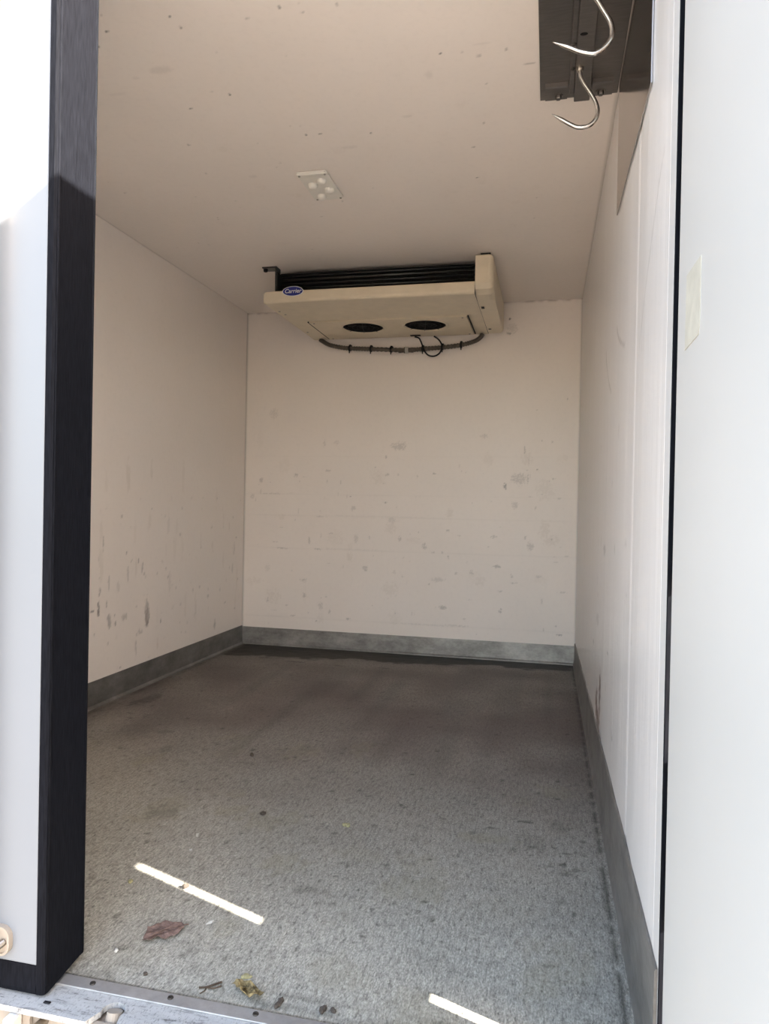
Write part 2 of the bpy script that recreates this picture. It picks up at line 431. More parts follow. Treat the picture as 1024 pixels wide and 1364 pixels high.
RW = [(-1.853,0.747,0.049,0.018,0.5),(-2.167,0.765,0.012,0.015,0.3),(-1.637,0.504,0.049,0.019,0.4),(-1.453,0.398,0.034,0.007,0.5),
 (-2.029,0.467,0.021,0.003,0.7),(-1.736,0.258,0.099,0.032,0.8),(-2.2,0.287,0.023,0.009,0.5),(-2.46,0.68,0.013,0.004,0.3)]


def rx(y): return 2.0+0.004*(-y)      # the right wall opens out very slightly towards the doors

# ------------------------------------------------------------------ the insulated body
def lin(a, b, step): return np.linspace(a, b, int(round((b-a)/step))+1)
rg = random.Random(3)

def wear_back(l, s, t):
    paint(l[0], s, t, [(a, d, max(e*0.8, .004), max(f*0.8, .004), k) for a, d, e, f, k in BW], 0.0045, 11, 190, 190, 2.0, 0.62)
    paint(l[0], s, t, [(1.603, 1.945, .006, .006, .8), (1.600, 1.862, .012, .008, .6), (1.615, 1.89, .03, .03, .18)], 0.005, 14)
    paint(l[0], s, t, [(a, d, e*rg.choice((.4, .5, 1.6)), f*rg.choice((.4, .6, 1.8)), k) for a, d, e, f, k in specks(rg, 110, 0.05, 1.95, 0.12, 1.15, 0.004, 0.010, 0.05, 0.30)], 0.0035, 12, 220, 220, 1.8)
    paint(l[2], s, t, specks(rg, 26, 0.05, 1.95, 0.12, 1.3, 0.012, 0.05, 0.05, 0.14), 0.005, 13, 120, 120, 2.2)
    for z, k in ((0.93, .05), (0.80, .07), (0.60, .07), (0.178, .10), (1.16, .04)):
        band = np.exp(-((t-z)/0.004)**2)*k*vnoise(s, t, 9, 3, int(z*100)); l[0][:] = np.maximum(l[0], band)
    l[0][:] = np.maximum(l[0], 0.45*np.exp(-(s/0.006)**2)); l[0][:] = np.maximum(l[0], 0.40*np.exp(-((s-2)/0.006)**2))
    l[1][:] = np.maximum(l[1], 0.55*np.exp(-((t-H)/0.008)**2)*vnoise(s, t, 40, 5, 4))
wb = slab('wall_back', M_wall, (0, 0, 0), (1, 0, 0), (0, 0, 1), lin(-0.02, 2.02, 0.005), lin(-0.02, H+0.02, 0.005), (0, 0.09, 0), wear_back)
tag(wb, 'pinkish white scuffed rear panel behind the cooling unit', 'wall', kind='structure')

def wear_left(l, s, t):
    paint(l[0], s, t, [(a, d, max(e*1.1, .006), f*1.5, k) for a, d, e, f, k in LW], 0.006, 21, 130, 60, 1.7, 0.95)
    paint(l[1], s, t, [(-1.08, .33, .018, .05, .35), (-1.08, .295, .012, .016, .4)], 0.006, 22, 150, 80)
    paint(l[0], s, t, specks(rg, 70, -1.6, -0.05, 0.12, 0.9, 0.004, 0.010, 0.05, 0.3), 0.006, 23)
    paint(l[2], s, t, [(a, b, c*0.5, c*3, k) for a, b, c, d, k in specks(rg, 30, -1.6, -0.05, 0.12, 1.0, 0.01, 0.03, 0.06, 0.2)], 0.006, 24, 90, 30, 1.5)
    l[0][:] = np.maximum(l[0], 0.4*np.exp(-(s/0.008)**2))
wlft = slab('wall_left', M_wall, (0, 0, 0), (0, 1, 0), (0, 0, 1), lin(-2.99, 0.0, 0.0075), lin(0, H, 0.0075), (-0.09, 0, 0), wear_left)
tag(wlft, 'pale side panel on the left with dark scuffs near the floor', 'wall', kind='structure')

def wear_right(l, s, t):
    paint(l[0], s, t, [m for m in RW if m[4] < .75 or m[0] < -1.9], 0.007, 31, 60, 120, 1.2, 0.8)
    paint(l[1], s, t, [(-1.78, .28, .03, .075, .9), (-1.66, .23, .04, .06, .95), (-1.72, .19, .07, .04, .95), (-1.85, .165, .08, .02, .6), (-1.5, .16, .12, .015, .5), (-1.1, .14, .2, .012, .4)], 0.007, 32, 60, 80, 1.2)
    paint(l[0], s, t, specks(rg, 50, -2.6, -0.1, 0.15, 1.1, 0.006, 0.02, 0.05, 0.25), 0.007, 33)
    # two curved scratches left by swinging hooks
    for (a, b, c, d) in ((-1.75, 1.37, -1.98, 1.20), (-2.10, 1.36, -2.33, 1.26)):
        n = 26
        paint(l[0], s, t, [(a+(c-a)*(i/n)**1.6, b+(d-b)*i/n, .006, .005, .55) for i in range(n)], 0.007, 34, rough=0.6)
    n = 60
    paint(l[0], s, t, [(-2.87+0.27*(i/n)**0.8, 1.46-0.26*i/n, .005, .005, .25) for i in range(n)], 0.007, 35, rough=1.0)
def disp_right(s, t):
    d = np.zeros(s.shape+(3,))
    x = 0.0019*np.exp(-((s+2.545)/0.010)**2) - 0.0006*np.exp(-((s+2.87)/0.016)**2) + 0.0009*np.exp(-((s+2.22)/0.012)**2) + 0.0007*np.exp(-((s+1.93)/0.012)**2)
    x = x + 0.0005*np.sin(s*17.0) + 0.00022*np.sin(s*41.0+1.0) + 0.00012*np.sin(s*83.0+t*0.4)
    d[..., 0] = 0.004*(-s) + x
    return d
wr = slab('wall_right', M_rwall, (2, 0, 0), (0, 1, 0), (0, 0, 1), lin(-2.94, 0.0, 0.007), lin(0, H, 0.0085), (0.09, 0, 0), wear_right, disp_right)
tag(wr, 'glossy rippled side panel on the right with rusty scuffs low down', 'wall', kind='structure')

def wear_ceil(l, s, t):
    paint(l[0], s, t, [(a, d, e, f, k if k > .3 else k*0.45) for a, d, e, f, k in CL], 0.006, 41, gain=1.0, rough=0.5)
    paint(l[0], s, t, specks(rg, 40, 0.1, 1.9, -2.6, -0.9, 0.003, 0.005, 0.10, 0.35), 0.005, 42, rough=0.6)
    paint(l[2], s, t, specks(rg, 16, 0.1, 1.9, -2.7, -0.9, 0.01, 0.03, 0.03, 0.08), 0.006, 43, rough=2.2)
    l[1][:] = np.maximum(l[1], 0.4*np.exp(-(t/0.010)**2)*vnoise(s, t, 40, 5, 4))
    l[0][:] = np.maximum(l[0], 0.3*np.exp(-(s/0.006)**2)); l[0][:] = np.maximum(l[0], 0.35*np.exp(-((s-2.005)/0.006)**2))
ce = slab('ceiling', M_ceil, (0, 0, H), (1, 0, 0), (0, 1, 0), lin(-0.09, 2.10, 0.0062), lin(-2.99, 0.09, 0.0062), (0, 0, 0.09), wear_ceil)
tag(ce, 'pale beige panelled ceiling with small dark specks', 'ceiling', kind='structure')

def wear_falloff_floor(l, s, t):
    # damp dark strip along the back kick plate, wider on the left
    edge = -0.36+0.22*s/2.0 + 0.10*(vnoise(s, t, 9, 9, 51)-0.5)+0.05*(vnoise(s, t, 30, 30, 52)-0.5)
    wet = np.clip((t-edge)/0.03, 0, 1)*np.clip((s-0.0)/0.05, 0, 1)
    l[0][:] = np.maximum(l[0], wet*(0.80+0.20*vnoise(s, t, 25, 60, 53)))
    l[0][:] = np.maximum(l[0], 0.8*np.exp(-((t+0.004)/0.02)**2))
    # dirt caught along the right and left edges
    l[0][:] = np.maximum(l[0], 0.75*np.exp(-((s-1.984)/0.006)**2)*np.clip(vnoise(s, t, 5, 40, 54)*1.7, 0, 1))
    l[0][:] = np.maximum(l[0], 0.45*np.exp(-((s-0.035)/0.012)**2)*vnoise(s, t, 5, 25, 55))
    # reddish wash on the inner half
    red = np.clip(1.25-(((s-0.95)/0.75)**2+((t+0.85)/0.62)**2), 0, 1)*(0.35+0.65*vnoise(s, t, 5, 4, 56))
    l[1][:] = np.maximum(l[1], 0.62*red)
    paint(l[1], s, t, [(0.98, -1.40, .10, .22, .55), (1.12, -1.55, .10, .2, .55), (1.25, -1.2, .08, .2, .5), (0.75, -0.75, .25, .15, .4), (1.35, -1.7, .06, .25, .4)], 0.0075, 57, 20, 10, 1.6, 0.8)
    # browner inner floor, with light falloff towards the back painted in darker
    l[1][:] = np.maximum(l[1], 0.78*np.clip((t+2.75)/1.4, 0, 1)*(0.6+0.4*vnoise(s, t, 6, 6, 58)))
    paint(l[0], s, t, [(0.15, -1.30, .035, .10, .45), (0.12, -1.36, .02, .06, .5), (0.45, -1.68, .03, .02, .35), (0.50, -0.40, .06, .012, .6), (0.3, -0.35, .05, .012, .5), (0.75, -0.42, .03, .01, .5),
                       (1.0, -0.40, .035, .01, .5), (0.42, -0.30, .09, .02, .5), (1.795, -2.104, .022, .006, .7), (1.707, -2.167, .012, .004, .7), (1.902, -2.265, .014, .004, .6)], 0.0075, 59, 90, 90, 1.4)
    paint(l[0], s, t, specks(rg, 420, 0.05, 1.95, -2.95, -0.3, 0.003, 0.010, 0.15, 0.75), 0.0075, 60, rough=0.8)
    paint(l[2], s, t, specks(rg, 40, 0.2, 1.9, -2.95, -1.6, 0.02, 0.10, 0.06, 0.26), 0.0075, 61, 60, 30, 1.7)
    paint(l[0], s, t, specks(rg, 26, 0.5, 1.9, -2.9, -1.6, 0.01, 0.05, 0.10, 0.28), 0.0075, 62, 120, 60, 1.9)
    # darker wheel / drag marks running into the body
    drag = np.clip(vnoise(s, t, 14, 1.2, 63)-0.55, 0, 1)*1.0*np.clip((t+2.2)/0.5, 0, 1)
    l[0][:] = np.maximum(l[0], drag*0.5)
    # grime lines next to the sill
    l[0][:] = np.maximum(l[0], 0.42*np.exp(-((t+2.928)/0.006)**2)*np.clip(vnoise(s, t, 22, 50, 65)*1.5-0.35, 0, 1))
    l[0][:] = np.maximum(l[0], 0.5*np.exp(-((t+2.958)/0.010)**2)*np.clip(vnoise(s, t, 30, 60, 64)*1.6-0.5, 0, 1))
def disp_floor(s, t):
    d = np.zeros(s.shape+(3,))
    d[..., 2] = 0.0006*(vnoise(s, t, 60, 25, 71)-0.5)
    return d
fl = slab('floor', M_floor, (0, 0, 0), (1, 0, 0), (0, 1, 0), lin(-0.06, 2.06, 0.0075), lin(YD, 0.06, 0.0075), (0, 0, -0.12), wear_falloff_floor, disp_floor)
tag(fl, 'grey anti-slip resin floor with raked grain and damp stains', 'floor', kind='structure')

# kick plates: L-section, upright leaf plus a foot on the floor
bm = bmesh.new()
prism(bm, [(0.0006, 0.0), (0.017, 0.0), (0.017, 0.004), (0.014, 0.007), (0.0055, 0.012), (0.0045, 0.112), (0.0006, 0.112)], 'y', -2.925, -0.005)
o = B(bm, 'baseboard_left', M_kick); tag(o, 'dull aluminium kick plate along the scuffed left panel', 'baseboard', kind='structure')
bm = bmesh.new()
prism(bm, [(-0.0006, 0.0), (-0.016, 0.0), (-0.016, 0.006), (-0.0055, 0.012), (-0.0045, 0.1), (-0.0045, 0.106), (-0.0006, 0.106)], 'x', 0.005, 1.994)
o = B(bm, 'baseboard_back', M_kickb); tag(o, 'mottled galvanised kick plate below the rear panel', 'baseboard', kind='structure')
bm = bmesh.new()
ringv = []
for y, h in ((-2.9855, 0.182), (-2.6, 0.182), (-2.2, 0.178), (-1.6, 0.168), (-0.9, 0.150), (-0.4, 0.134), (-0.006, 0.122)):
    x = rx(y)
    ringv.append([bm.verts.new((x+dx, y, z)) for dx, z in ((0.0, 0.0), (-0.012, 0.0), (-0.009, 0.010), (-0.0050, 0.03), (-0.0045, h-0.003), (-0.0030, h), (0.0, h+0.001))])
for i in range(len(ringv)-1):
    for k in range(7): bm.faces.new((ringv[i][k], ringv[i][(k+1) % 7], ringv[i+1][(k+1) % 7], ringv[i+1][k]))
bm.faces.new(ringv[0]); bm.faces.new(ringv[-1])
o = B(bm, 'baseboard_right', M_kick); tag(o, 'dark aluminium kick plate along the glossy right panel', 'baseboard', kind='structure')

# door frame: post at the right, header above, cream beam below the sill
bm = bmesh.new()
prism(bm, [(rx(-2.94), -2.94), (2.0125, -2.986), (2.11, -2.986), (2.11, -2.94)], 'z', -0.02, 2.042)
post = B(bm, 'trim_1', M_post); tag(post, 'narrow white door post at the end of the right panel', 'door post', kind='structure')
bm = bmesh.new(); box(bm, 2.0128, 2.112, -2.991, -2.9861, -0.02, 2.042, 0.001, 1)
B(bm, 'rubber_strip', M_rubber, post)
bm = bmesh.new(); box(bm, -0.10, 2.115, -3.0, -2.9902, H-0.004, 2.145, 0.002, 1)
hd = B(bm, 'trim_2', M_door); tag(hd, 'white header rail over the rear door opening', 'header', kind='structure')

sill = empty('trim_3', (1.0, -2.975, 0.0), 'worn aluminium threshold with countersunk screws and a bright scratched nose', 'threshold', kind='structure')
bm = bmesh.new(); box(bm, 0.0, 2.05, -3.003, YD-0.0005, -0.02, 0.0015, 0.0012, 2)
B(bm, 'flat_strip', M_sill, sill)
# tread nose with a rounded cut-out for the lock cam
nose = [(0.0, -3.0036), (2.05, -3.0036), (2.05, -3.070), (1.160, -3.070)]
nose += [(1.134+0.020*math.cos(a), -3.036+0.021*math.sin(a)) for a in np.linspace(-0.4, math.pi+0.3, 12)]
nose += [(1.104, -3.070), (0.0, -3.066)]
bm = bmesh.new(); plate_holes(bm, nose, [], 'z', -0.0115, -0.0015)
bmesh.ops.recalc_face_normals(bm, faces=bm.faces[:])
B(bm, 'tread_nose', M_tread, sill)
for x, y in ((1.061, -2.988), (1.214, -2.987), (1.373, -2.987), (1.532, -2.987), (1.69, -2.987), (1.85, -2.987)):
    bm = bmesh.new()
    lathe(bm, [(0.0001, 0.0022), (0.0018, 0.0020), (0.0020, 0.0030), (0.0046, 0.0036), (0.0052, 0.0026), (0.0054, 0.0012)], (x, y, 0), 'z', 14)
    B(bm, 'screw', M_screw, sill)
bm = bmesh.new(); box(bm, 1.007, 1.020, -3.050, -3.044, -0.0035, 0.0005, 0.001, 1); B(bm, 'slot_mark', M_black, sill)

beam = empty('trim_4', (1.0, -3.04, -0.12), 'cream painted cross beam under the scratched threshold nose', 'beam', kind='structure')
bm = bmesh.new()
plate_holes(bm, [(-0.1, -0.16), (2.115, -0.16), (2.115, -0.0122), (-0.1, -0.0122)], [rrect(0.988, 1.012+0.03, -0.045, -0.018, 0.010), circ(1.068, -0.0245, 0.0045, n=12)], 'y', -3.058, -3.050)
B(bm, 'face_plate', M_beam, beam)
bm = bmesh.new(); box(bm, -0.1, 2.115, -3.049, -3.004, -0.16, -0.02); B(bm, 'core', M_beam, beam)
# lock keepers: rounded cup with a hollow bolt
for x in (1.012, 1.128):
    bm = bmesh.new(); cyl(bm, (x, -3.046, -0.030), (x-0.004, -3.070, -0.032), 0.0075, 16); bmesh.ops.recalc_face_normals(bm, faces=bm.faces[:])
    kb = B(bm, 'keeper_bolt', M_bolt, beam)
    bm = bmesh.new(); cyl(bm, (x-0.004, -3.0695, -0.032), (x-0.0042, -3.0712, -0.0321), 0.0035, 12); B(bm, 'bolt_hole', M_black, kb)
bm = bmesh.new(); cyl(bm, (1.134, -3.045, -0.05), (1.134, -3.03, -0.006), 0.016, 20, 0.013); B(bm, 'cam_seat', M_beam, beam)
bm = bmesh.new(); box(bm, 0.955, 0.975, -3.085, -3.0585, -0.05, -0.014, 0.004, 2); B(bm, 'keeper_lug', M_door, beam)

# ------------------------------------------------------------------ rear doors
door = empty('door_1', (0.5, -3.0, 0.0), 'closed white rear door with thick black rubber edge', 'door', kind='structure')
bm = bmesh.new(); box(bm, -0.09, 0.986, -3.040, -3.0005, 0.053, 2.105, 0.003, 2)
B(bm, 'panel', M_door1, door)
bm = bmesh.new(); box(bm, 0.006, 0.982, -3.0003, -2.945, 0.055, 2.030, 0.003, 2)
B(bm, 'inner_panel', M_wall, door)
# edge gasket: front lip, waist and inner lip, with a cut-back foot
gp = [(0.9863, -3.0415), (0.9970, -3.0410), (1.0015, -3.0380), (1.0025, -3.030), (1.0022, -2.985), (1.0025, -2.945), (1.0030, -2.936), (0.9990, -2.928), (0.9863, -2.928)]
bm = bmesh.new()
lo = []; hi = []
for x, y in gp:
    zb = 0.004 if y < -3.02 else (0.006 if y < -3.0 else (0.010 if y < -2.96 else 0.016))
    lo.append(bm.verts.new((x, y, zb))); hi.append(bm.verts.new((x, y, 2.105)))
for i in range(len(gp)): bm.faces.new((lo[i], lo[(i+1) % len(gp)], hi[(i+1) % len(gp)], hi[i]))
bm.faces.new(lo); bm.faces.new(hi[::-1])
B(bm, 'edge_gasket', M_rubber, door)
# two moulded beads on the gasket
for y, x in ((-3.0345, 1.0020), (-2.937, 1.0022)):
    bm = bmesh.new(); cyl(bm, (x, y, 0.018), (x, y, 2.10), 0.0022, 8); B(bm, 'gasket_bead', M_rubber, door, True)
bm = bmesh.new(); prism(bm, [(-3.0395, 0.0525), (-3.0425, 0.012), (-3.041, 0.004), (-3.030, 0.003), (-2.95, 0.004), (-2.95, 0.0525)], 'x', -0.085, 0.9862)
B(bm, 'bottom_gasket', M_rubber, door)
# lock-rod bracket near the lower corner
bm = bmesh.new(); prism(bm, rrect(0.855, 0.937, 0.066, 0.1175, 0.019), 'y', -3.0462, -3.0402)
plate = B(bm, 'lock_bracket', M_beam, door)
bm = bmesh.new(); ring = rrect(0.855, 0.937, 0.066, 0.1175, 0.019); ins = rrect(0.859, 0.933, 0.070, 0.1135, 0.016)
plate_holes(bm, ring, [ins], 'y', -3.050, -3.0463); B(bm, 'raised_rim', M_beam, plate)
bm = bmesh.new(); cyl(bm, (0.924, -3.0464, 0.090), (0.918, -3.062, 0.085), 0.0062, 16); bl = B(bm, 'bracket_bolt', M_bolt, plate)
bm = bmesh.new(); box(bm, 0.870, 0.9095, -3.074, -3.0464, 0.070, 0.1135, 0.006, 3); B(bm, 'rod_clamp', M_beam, plate)
bm = bmesh.new(); cyl(bm, (0.886, -3.062, 0.02), (0.886, -3.062, 2.0), 0.0125, 16); B(bm, 'lock_rod', M_bolt, door, True)

d2 = empty('door_2', (2.04, -3.5, 0.0), 'open white rear door standing square to the body on the right', 'door', kind='structure')
bm = bmesh.new(); box(bm, 2.0118, 2.0743, -4.06, -3.0345, 0.0, 2.105, 0.003, 2)
B(bm, 'panel', M_door, d2)
# hinge-side seal lengths added to block the sun, leaving two slits
for z0, z1 in ((0.275, 0.516), (0.775, 2.04)):
    bm = bmesh.new(); box(bm, 2.046, 2.068, -3.0344, -2.9915, z0, z1, 0.002, 1); B(bm, 'hinge_seal_block', M_rubber, d2)
for z in (0.38, 1.05, 1.75):
    bm = bmesh.new(); cyl(bm, (2.092, -3.012, z-0.06), (2.092, -3.012, z+0.06), 0.011, 14); hk = B(bm, 'hinge_knuckle', M_bolt, d2)
    bm = bmesh.new(); box(bm, 2.0762, 2.083, -3.25, -3.02, z-0.035, z+0.035, 0.002, 1); B(bm, 'hinge_strap', M_bolt, hk)
bm = bmesh.new(); box(bm, 2.0140, 2.0750, -4.075, -4.0602, 0.003, 2.10, 0.003, 1); B(bm, 'edge_gasket', M_rubber, d2)

# yellowed patch on the inside of the open door, leaning edges, slightly lifted corner
tp = [(-3.098, 1.082), (-3.186, 1.082), (-3.193, 1.098), (-3.193, 1.176), (-3.150, 1.178), (-3.101, 1.180)]
bm = bmesh.new(); prism(bm, tp, 'x', 2.0109, 2.0117); o = B(bm, 'tape_patch', M_tape, None, False, (2.013, -3.145, 1.13))
tag(o, 'yellowed square tape patch stuck on the inside of the open door', 'tape')

# ------------------------------------------------------------------ yard
bm = bmesh.new(); box(bm, -40, 42, -40, 40, -1.0, -0.86)
o = B(bm, 'ground', M_ground); tag(o, 'pale sunlit concrete yard behind the vehicle', 'ground', kind='structure')

# ------------------------------------------------------------------ evaporator under the ceiling
UX0, UX1, UYF, UYB, UZ = 0.452, 1.486, -0.812, -0.028, 1.858
ev = empty('cooling_unit', (0.97, -0.42, UZ), 'cream twin-fan cooling unit fixed under the ceiling at the rear', 'cooling unit')
FANS = ((0.822, -0.305), (1.170, -0.305)); FR = 0.112
# bottom tray with fan openings
bm = bmesh.new()
plate_holes(bm, [(UX0, UYF+0.012), (UX1, UYF+0.012), (UX1, UYB), (UX0, UYB)], [circ(x, y, FR+0.004, n=40) for x, y in FANS], 'z', UZ, UZ+0.004)
tray = B(bm, 'bottom_tray', M_cream, ev)
# front lip: rolled profile
prof = [(UYF+0.014, UZ), (UYF+0.006, UZ+0.002), (UYF+0.001, UZ+0.008), (UYF, UZ+0.016), (UYF+0.004, UZ+0.054), (UYF+0.008, UZ+0.058), (UYF+0.014, UZ+0.056), (UYF+0.014, UZ+0.004)]
bm = bmesh.new(); prism(bm, prof, 'x', UX0+0.0005, UX1-0.0005); B(bm, 'front_lip', M_cream, ev)
# left end flange tapering to the back
bm = bmesh.new(); prism(bm, [(UYF+0.002, UZ+0.001), (UYF+0.002, UZ+0.050), (UYF+0.06, UZ+0.046), (UYB, UZ+0.02), (UYB, UZ+0.001)], 'x', UX0-0.006, UX0-0.0005)
B(bm, 'end_flange', M_cream, ev)
bm = bmesh.new(); box(bm, UX0, UX1, UYB+0.0002, UYB+0.004, UZ+0.0, UZ+0.11); B(bm, 'rear_wall', M_cream, ev)
# fan access panel, set proud below the tray, with black strips painting the shadow gaps left and right
bm = bmesh.new()
plate_holes(bm, [(0.556, -0.445), (1.408, -0.445), (1.408, -0.062), (0.556, -0.062)], [circ(x, y, FR, n=40) for x, y in FANS], 'z', UZ-0.008, UZ-0.0003)
fp = B(bm, 'fan_panel', M_cream, ev)
for x in (0.548, 1.412):
    bm = bmesh.new(); box(bm, x, x+0.006, -0.445, -0.062, UZ-0.0062, UZ-0.0004); B(bm, 'panel_gap_shade', M_black, fp)
for x, y in ((0.58, -0.43), (1.385, -0.43), (0.58, -0.08), (1.385, -0.08)):
    bm = bmesh.new(); lathe(bm, [(0.0001, -0.004), (0.004, -0.0035), (0.0055, -0.0012), (0.0056, 0.0)], (x, y, UZ-0.0081), 'z', 10); B(bm, 'panel_screw', M_bolt, fp)
for x, y in FANS:
    bm = bmesh.new()
    lathe(bm, [(FR+0.016, 0.0), (FR+0.012, -0.004), (FR+0.003, -0.005), (FR-0.001, -0.002), (FR-0.0015, 0.004)], (x, y, UZ-0.0083), 'z', 40)
    rim = B(bm, 'fan_ring', M_cream, ev, True)
    bm = bmesh.new(); lathe(bm, [(FR-0.0018, -0.006), (FR-0.003, 0.002), (FR-0.004, 0.05), (0.0001, 0.05)], (x, y, UZ-0.001), 'z', 36); B(bm, 'fan_shroud', M_black, rim, True)
    bm = bmesh.new(); lathe(bm, [(0.0001, -0.001), (0.022, 0.0), (0.028, 0.006), (0.028, 0.045)], (x, y, UZ), 'z', 20); B(bm, 'fan_hub', M_black, rim, True)
    for k in range(7):
        a = 2*math.pi*k/7+0.3; bm = bmesh.new()
        ca, sa = math.cos(a), math.sin(a)
        def pt(r, tw, z): return (x+r*math.cos(a+tw), y+r*math.sin(a+tw), UZ+z)
        g = [[pt(r, -0.28, 0.006), pt(r, 0.0, 0.016), pt(r, 0.30, 0.030)] for r in (0.026, 0.055, FR-0.012)]
        vs = [[bm.verts.new(p) for p in row] for row in g]; v2 = [[bm.verts.new((p[0], p[1], p[2]+0.002)) for p in row] for row in g]
        for i in range(2):
            for j in range(2):
                bm.faces.new((vs[i][j], vs[i+1][j], vs[i+1][j+1], vs[i][j+1])); bm.faces.new((v2[i][j], v2[i][j+1], v2[i+1][j+1], v2[i+1][j]))
        B(bm, 'fan_blade', M_black, rim)
    # guard: concentric wires and spokes
    bm = bmesh.new()
    for rr in (0.035, 0.060, 0.085):
        pts = [(x+rr*math.cos(t), y+rr*math.sin(t), UZ-0.010) for t in np.linspace(0, 2*math.pi, 29)]
        tube(bm, pts, 0.0012, 5)
    for k in range(4):
        a = k*math.pi/4+0.2
        cyl(bm, (x-FR*math.cos(a), y-FR*math.sin(a), UZ-0.0112), (x+FR*math.cos(a), y+FR*math.sin(a), UZ-0.0112), 0.0012, 5)
    B(bm, 'fan_guard', M_black, rim)
# coil: tube rows in front, fin pack behind
COY = -0.735
bm = bmesh.new()
nf = 150
for i in range(nf):
    x = 0.512+(1.480-0.512)*i/(nf-1)
    box(bm, x, x+0.0012, COY+0.008, COY+0.06, UZ+0.058, 2.018)
fins = B(bm, 'fin_pack', M_coil, ev); tag(fins, 'closely spaced thin dark cooling fins', None, None, 'stuff')
bm = bmesh.new(); box(bm, 0.506, 1.484, COY+0.061, -0.10, UZ+0.05, 2.020); B(bm, 'coil_core', M_coil, ev)
for k, z in enumerate((1.9270, 1.9485, 1.9700, 1.9915, 2.0110)):
    bm = bmesh.new(); cyl(bm, (0.510, COY+0.004, z), (1.482, COY+0.004, z), 0.0052, 10); B(bm, 'coil_tube', M_tube if k % 2 else M_coil, ev, True)
bm = bmesh.new(); box(bm, 0.506, 1.484, COY-0.004, COY+0.07, 2.0185, 2.0225); B(bm, 'coil_top_rail', M_coil, ev)
bm = bmesh.new(); box(bm, 0.4975, 0.5055, COY-0.05, -0.06, UZ+0.006, 2.020, 0.001, 1); B(bm, 'coil_end_plate', M_coil, ev)
bm = bmesh.new(); box(bm, 0.4945, 0.4973, COY-0.052, COY-0.020, UZ+0.05, 2.024); B(bm, 'plate_edge', M_tube, ev)
# hanger bracket at the left, spacer at the right
bm = bmesh.new()
prism(bm, [(0.430, 2.0415), (0.506, 2.0415), (0.506, 2.022), (0.502, 2.022), (0.500, 2.034), (0.430, 2.036)], 'y', -0.80, -0.745)
hb = B(bm, 'hanger_bracket', M_tube, ev)
bm = bmesh.new(); lathe(bm, [(0.0001, -0.014), (0.010, -0.014), (0.0115, -0.006), (0.0115, 0.0)], (0.443, -0.785, 2.0352), 'z', 6); B(bm, 'bracket_nut', M_black, hb)
for y in (-0.785, -0.12):
    bm = bmesh.new(); box(bm, 1.510, 1.556, y-0.025, y+0.025, 2.0325, 2.0418, 0.001, 1); B(bm, 'spacer', M_black, ev)
bm = bmesh.new(); box(bm, 0.44, 0.50, -0.14, -0.09, 2.0225, 2.0418, 0.001, 1); B(bm, 'spacer', M_black, ev)
# end cap: rounded box, fuller at the front, drawn in below
bm = bmesh.new()
prism(bm, [(-0.828, 1.900), (-0.826, 2.026), (-0.815, 2.032), (-0.05, 2.032), (-0.034, 2.020), (-0.030, 1.875), (-0.050, 1.856), (-0.40, 1.852), (-0.70, 1.853), (-0.775, 1.860), (-0.812, 1.876)], 'x', 1.4885, 1.572)
es = [e for e in bm.edges if all(abs(v.co.x-1.572) < 1e-4 for v in e.verts)]
bmesh.ops.bevel(bm, geom=es, offset=0.022, segments=4, affect='EDGES', profile=0.5)
cap = B(bm, 'end_cap', M_cream, ev)
bm = bmesh.new(); box(bm, 1.4865, 1.4883, -0.815, -0.05, 1.8545, 1.915); B(bm, 'cap_seam', M_black, cap)
for y, z in ((-0.60, 1.8518), (-0.58, 1.8518), (-0.16, 1.8533)):
    bm = bmesh.new(); box(bm, 1.497, 1.512, y-0.006, y+0.006, z-0.002, z); B(bm, 'cap_clip', M_black, cap)
for x, y in ((0.470, -0.66), (0.480, -0.60), (0.470, -0.22)):
    bm = bmesh.new(); lathe(bm, [(0.0001, -0.003), (0.005, -0.003), (0.006, 0.0)], (x, y, UZ-0.0002), 'z', 10); B(bm, 'tray_screw', M_bolt, tray)
# oval maker's badge
bcx, bcz = 0.600, 1.9085
bm = bmesh.new(); prism(bm, circ(bcx, bcz, 0.054, 0.0245, 40), 'y', UYF-0.0050, UYF-0.0008)
bd = B(bm, 'badge', M_white, ev)
bm = bmesh.new(); prism(bm, circ(bcx, bcz, 0.0505, 0.0215, 40), 'y', UYF-0.0062, UYF-0.0051); B(bm, 'badge_field', M_blue, bd)
fc = bpy.data.curves.new('lettering', 'FONT'); fc.body = 'Carrier'; fc.align_x = 'CENTER'; fc.align_y = 'CENTER'; fc.size = 0.0285; fc.shear = 0.25; fc.extrude = 0.0004; fc.resolution_u = 3; fc.offset = 0.0003
fo = bpy.data.objects.new('tmp_text', fc); COL.objects.link(fo)
bpy.context.view_layer.update()
tm = bpy.data.meshes.new_from_object(fo.evaluated_get(bpy.context.evaluated_depsgraph_get()))
bpy.data.objects.remove(fo); bpy.data.curves.remove(fc)
tm.name = 'badge_lettering'; tm.materials.clear()
tm.transform(Matrix.Translation((bcx, UYF-0.0068, bcz)) @ Matrix.Rotation(math.radians(90), 4, 'X'))
link('badge_lettering', tm, M_white, bd)

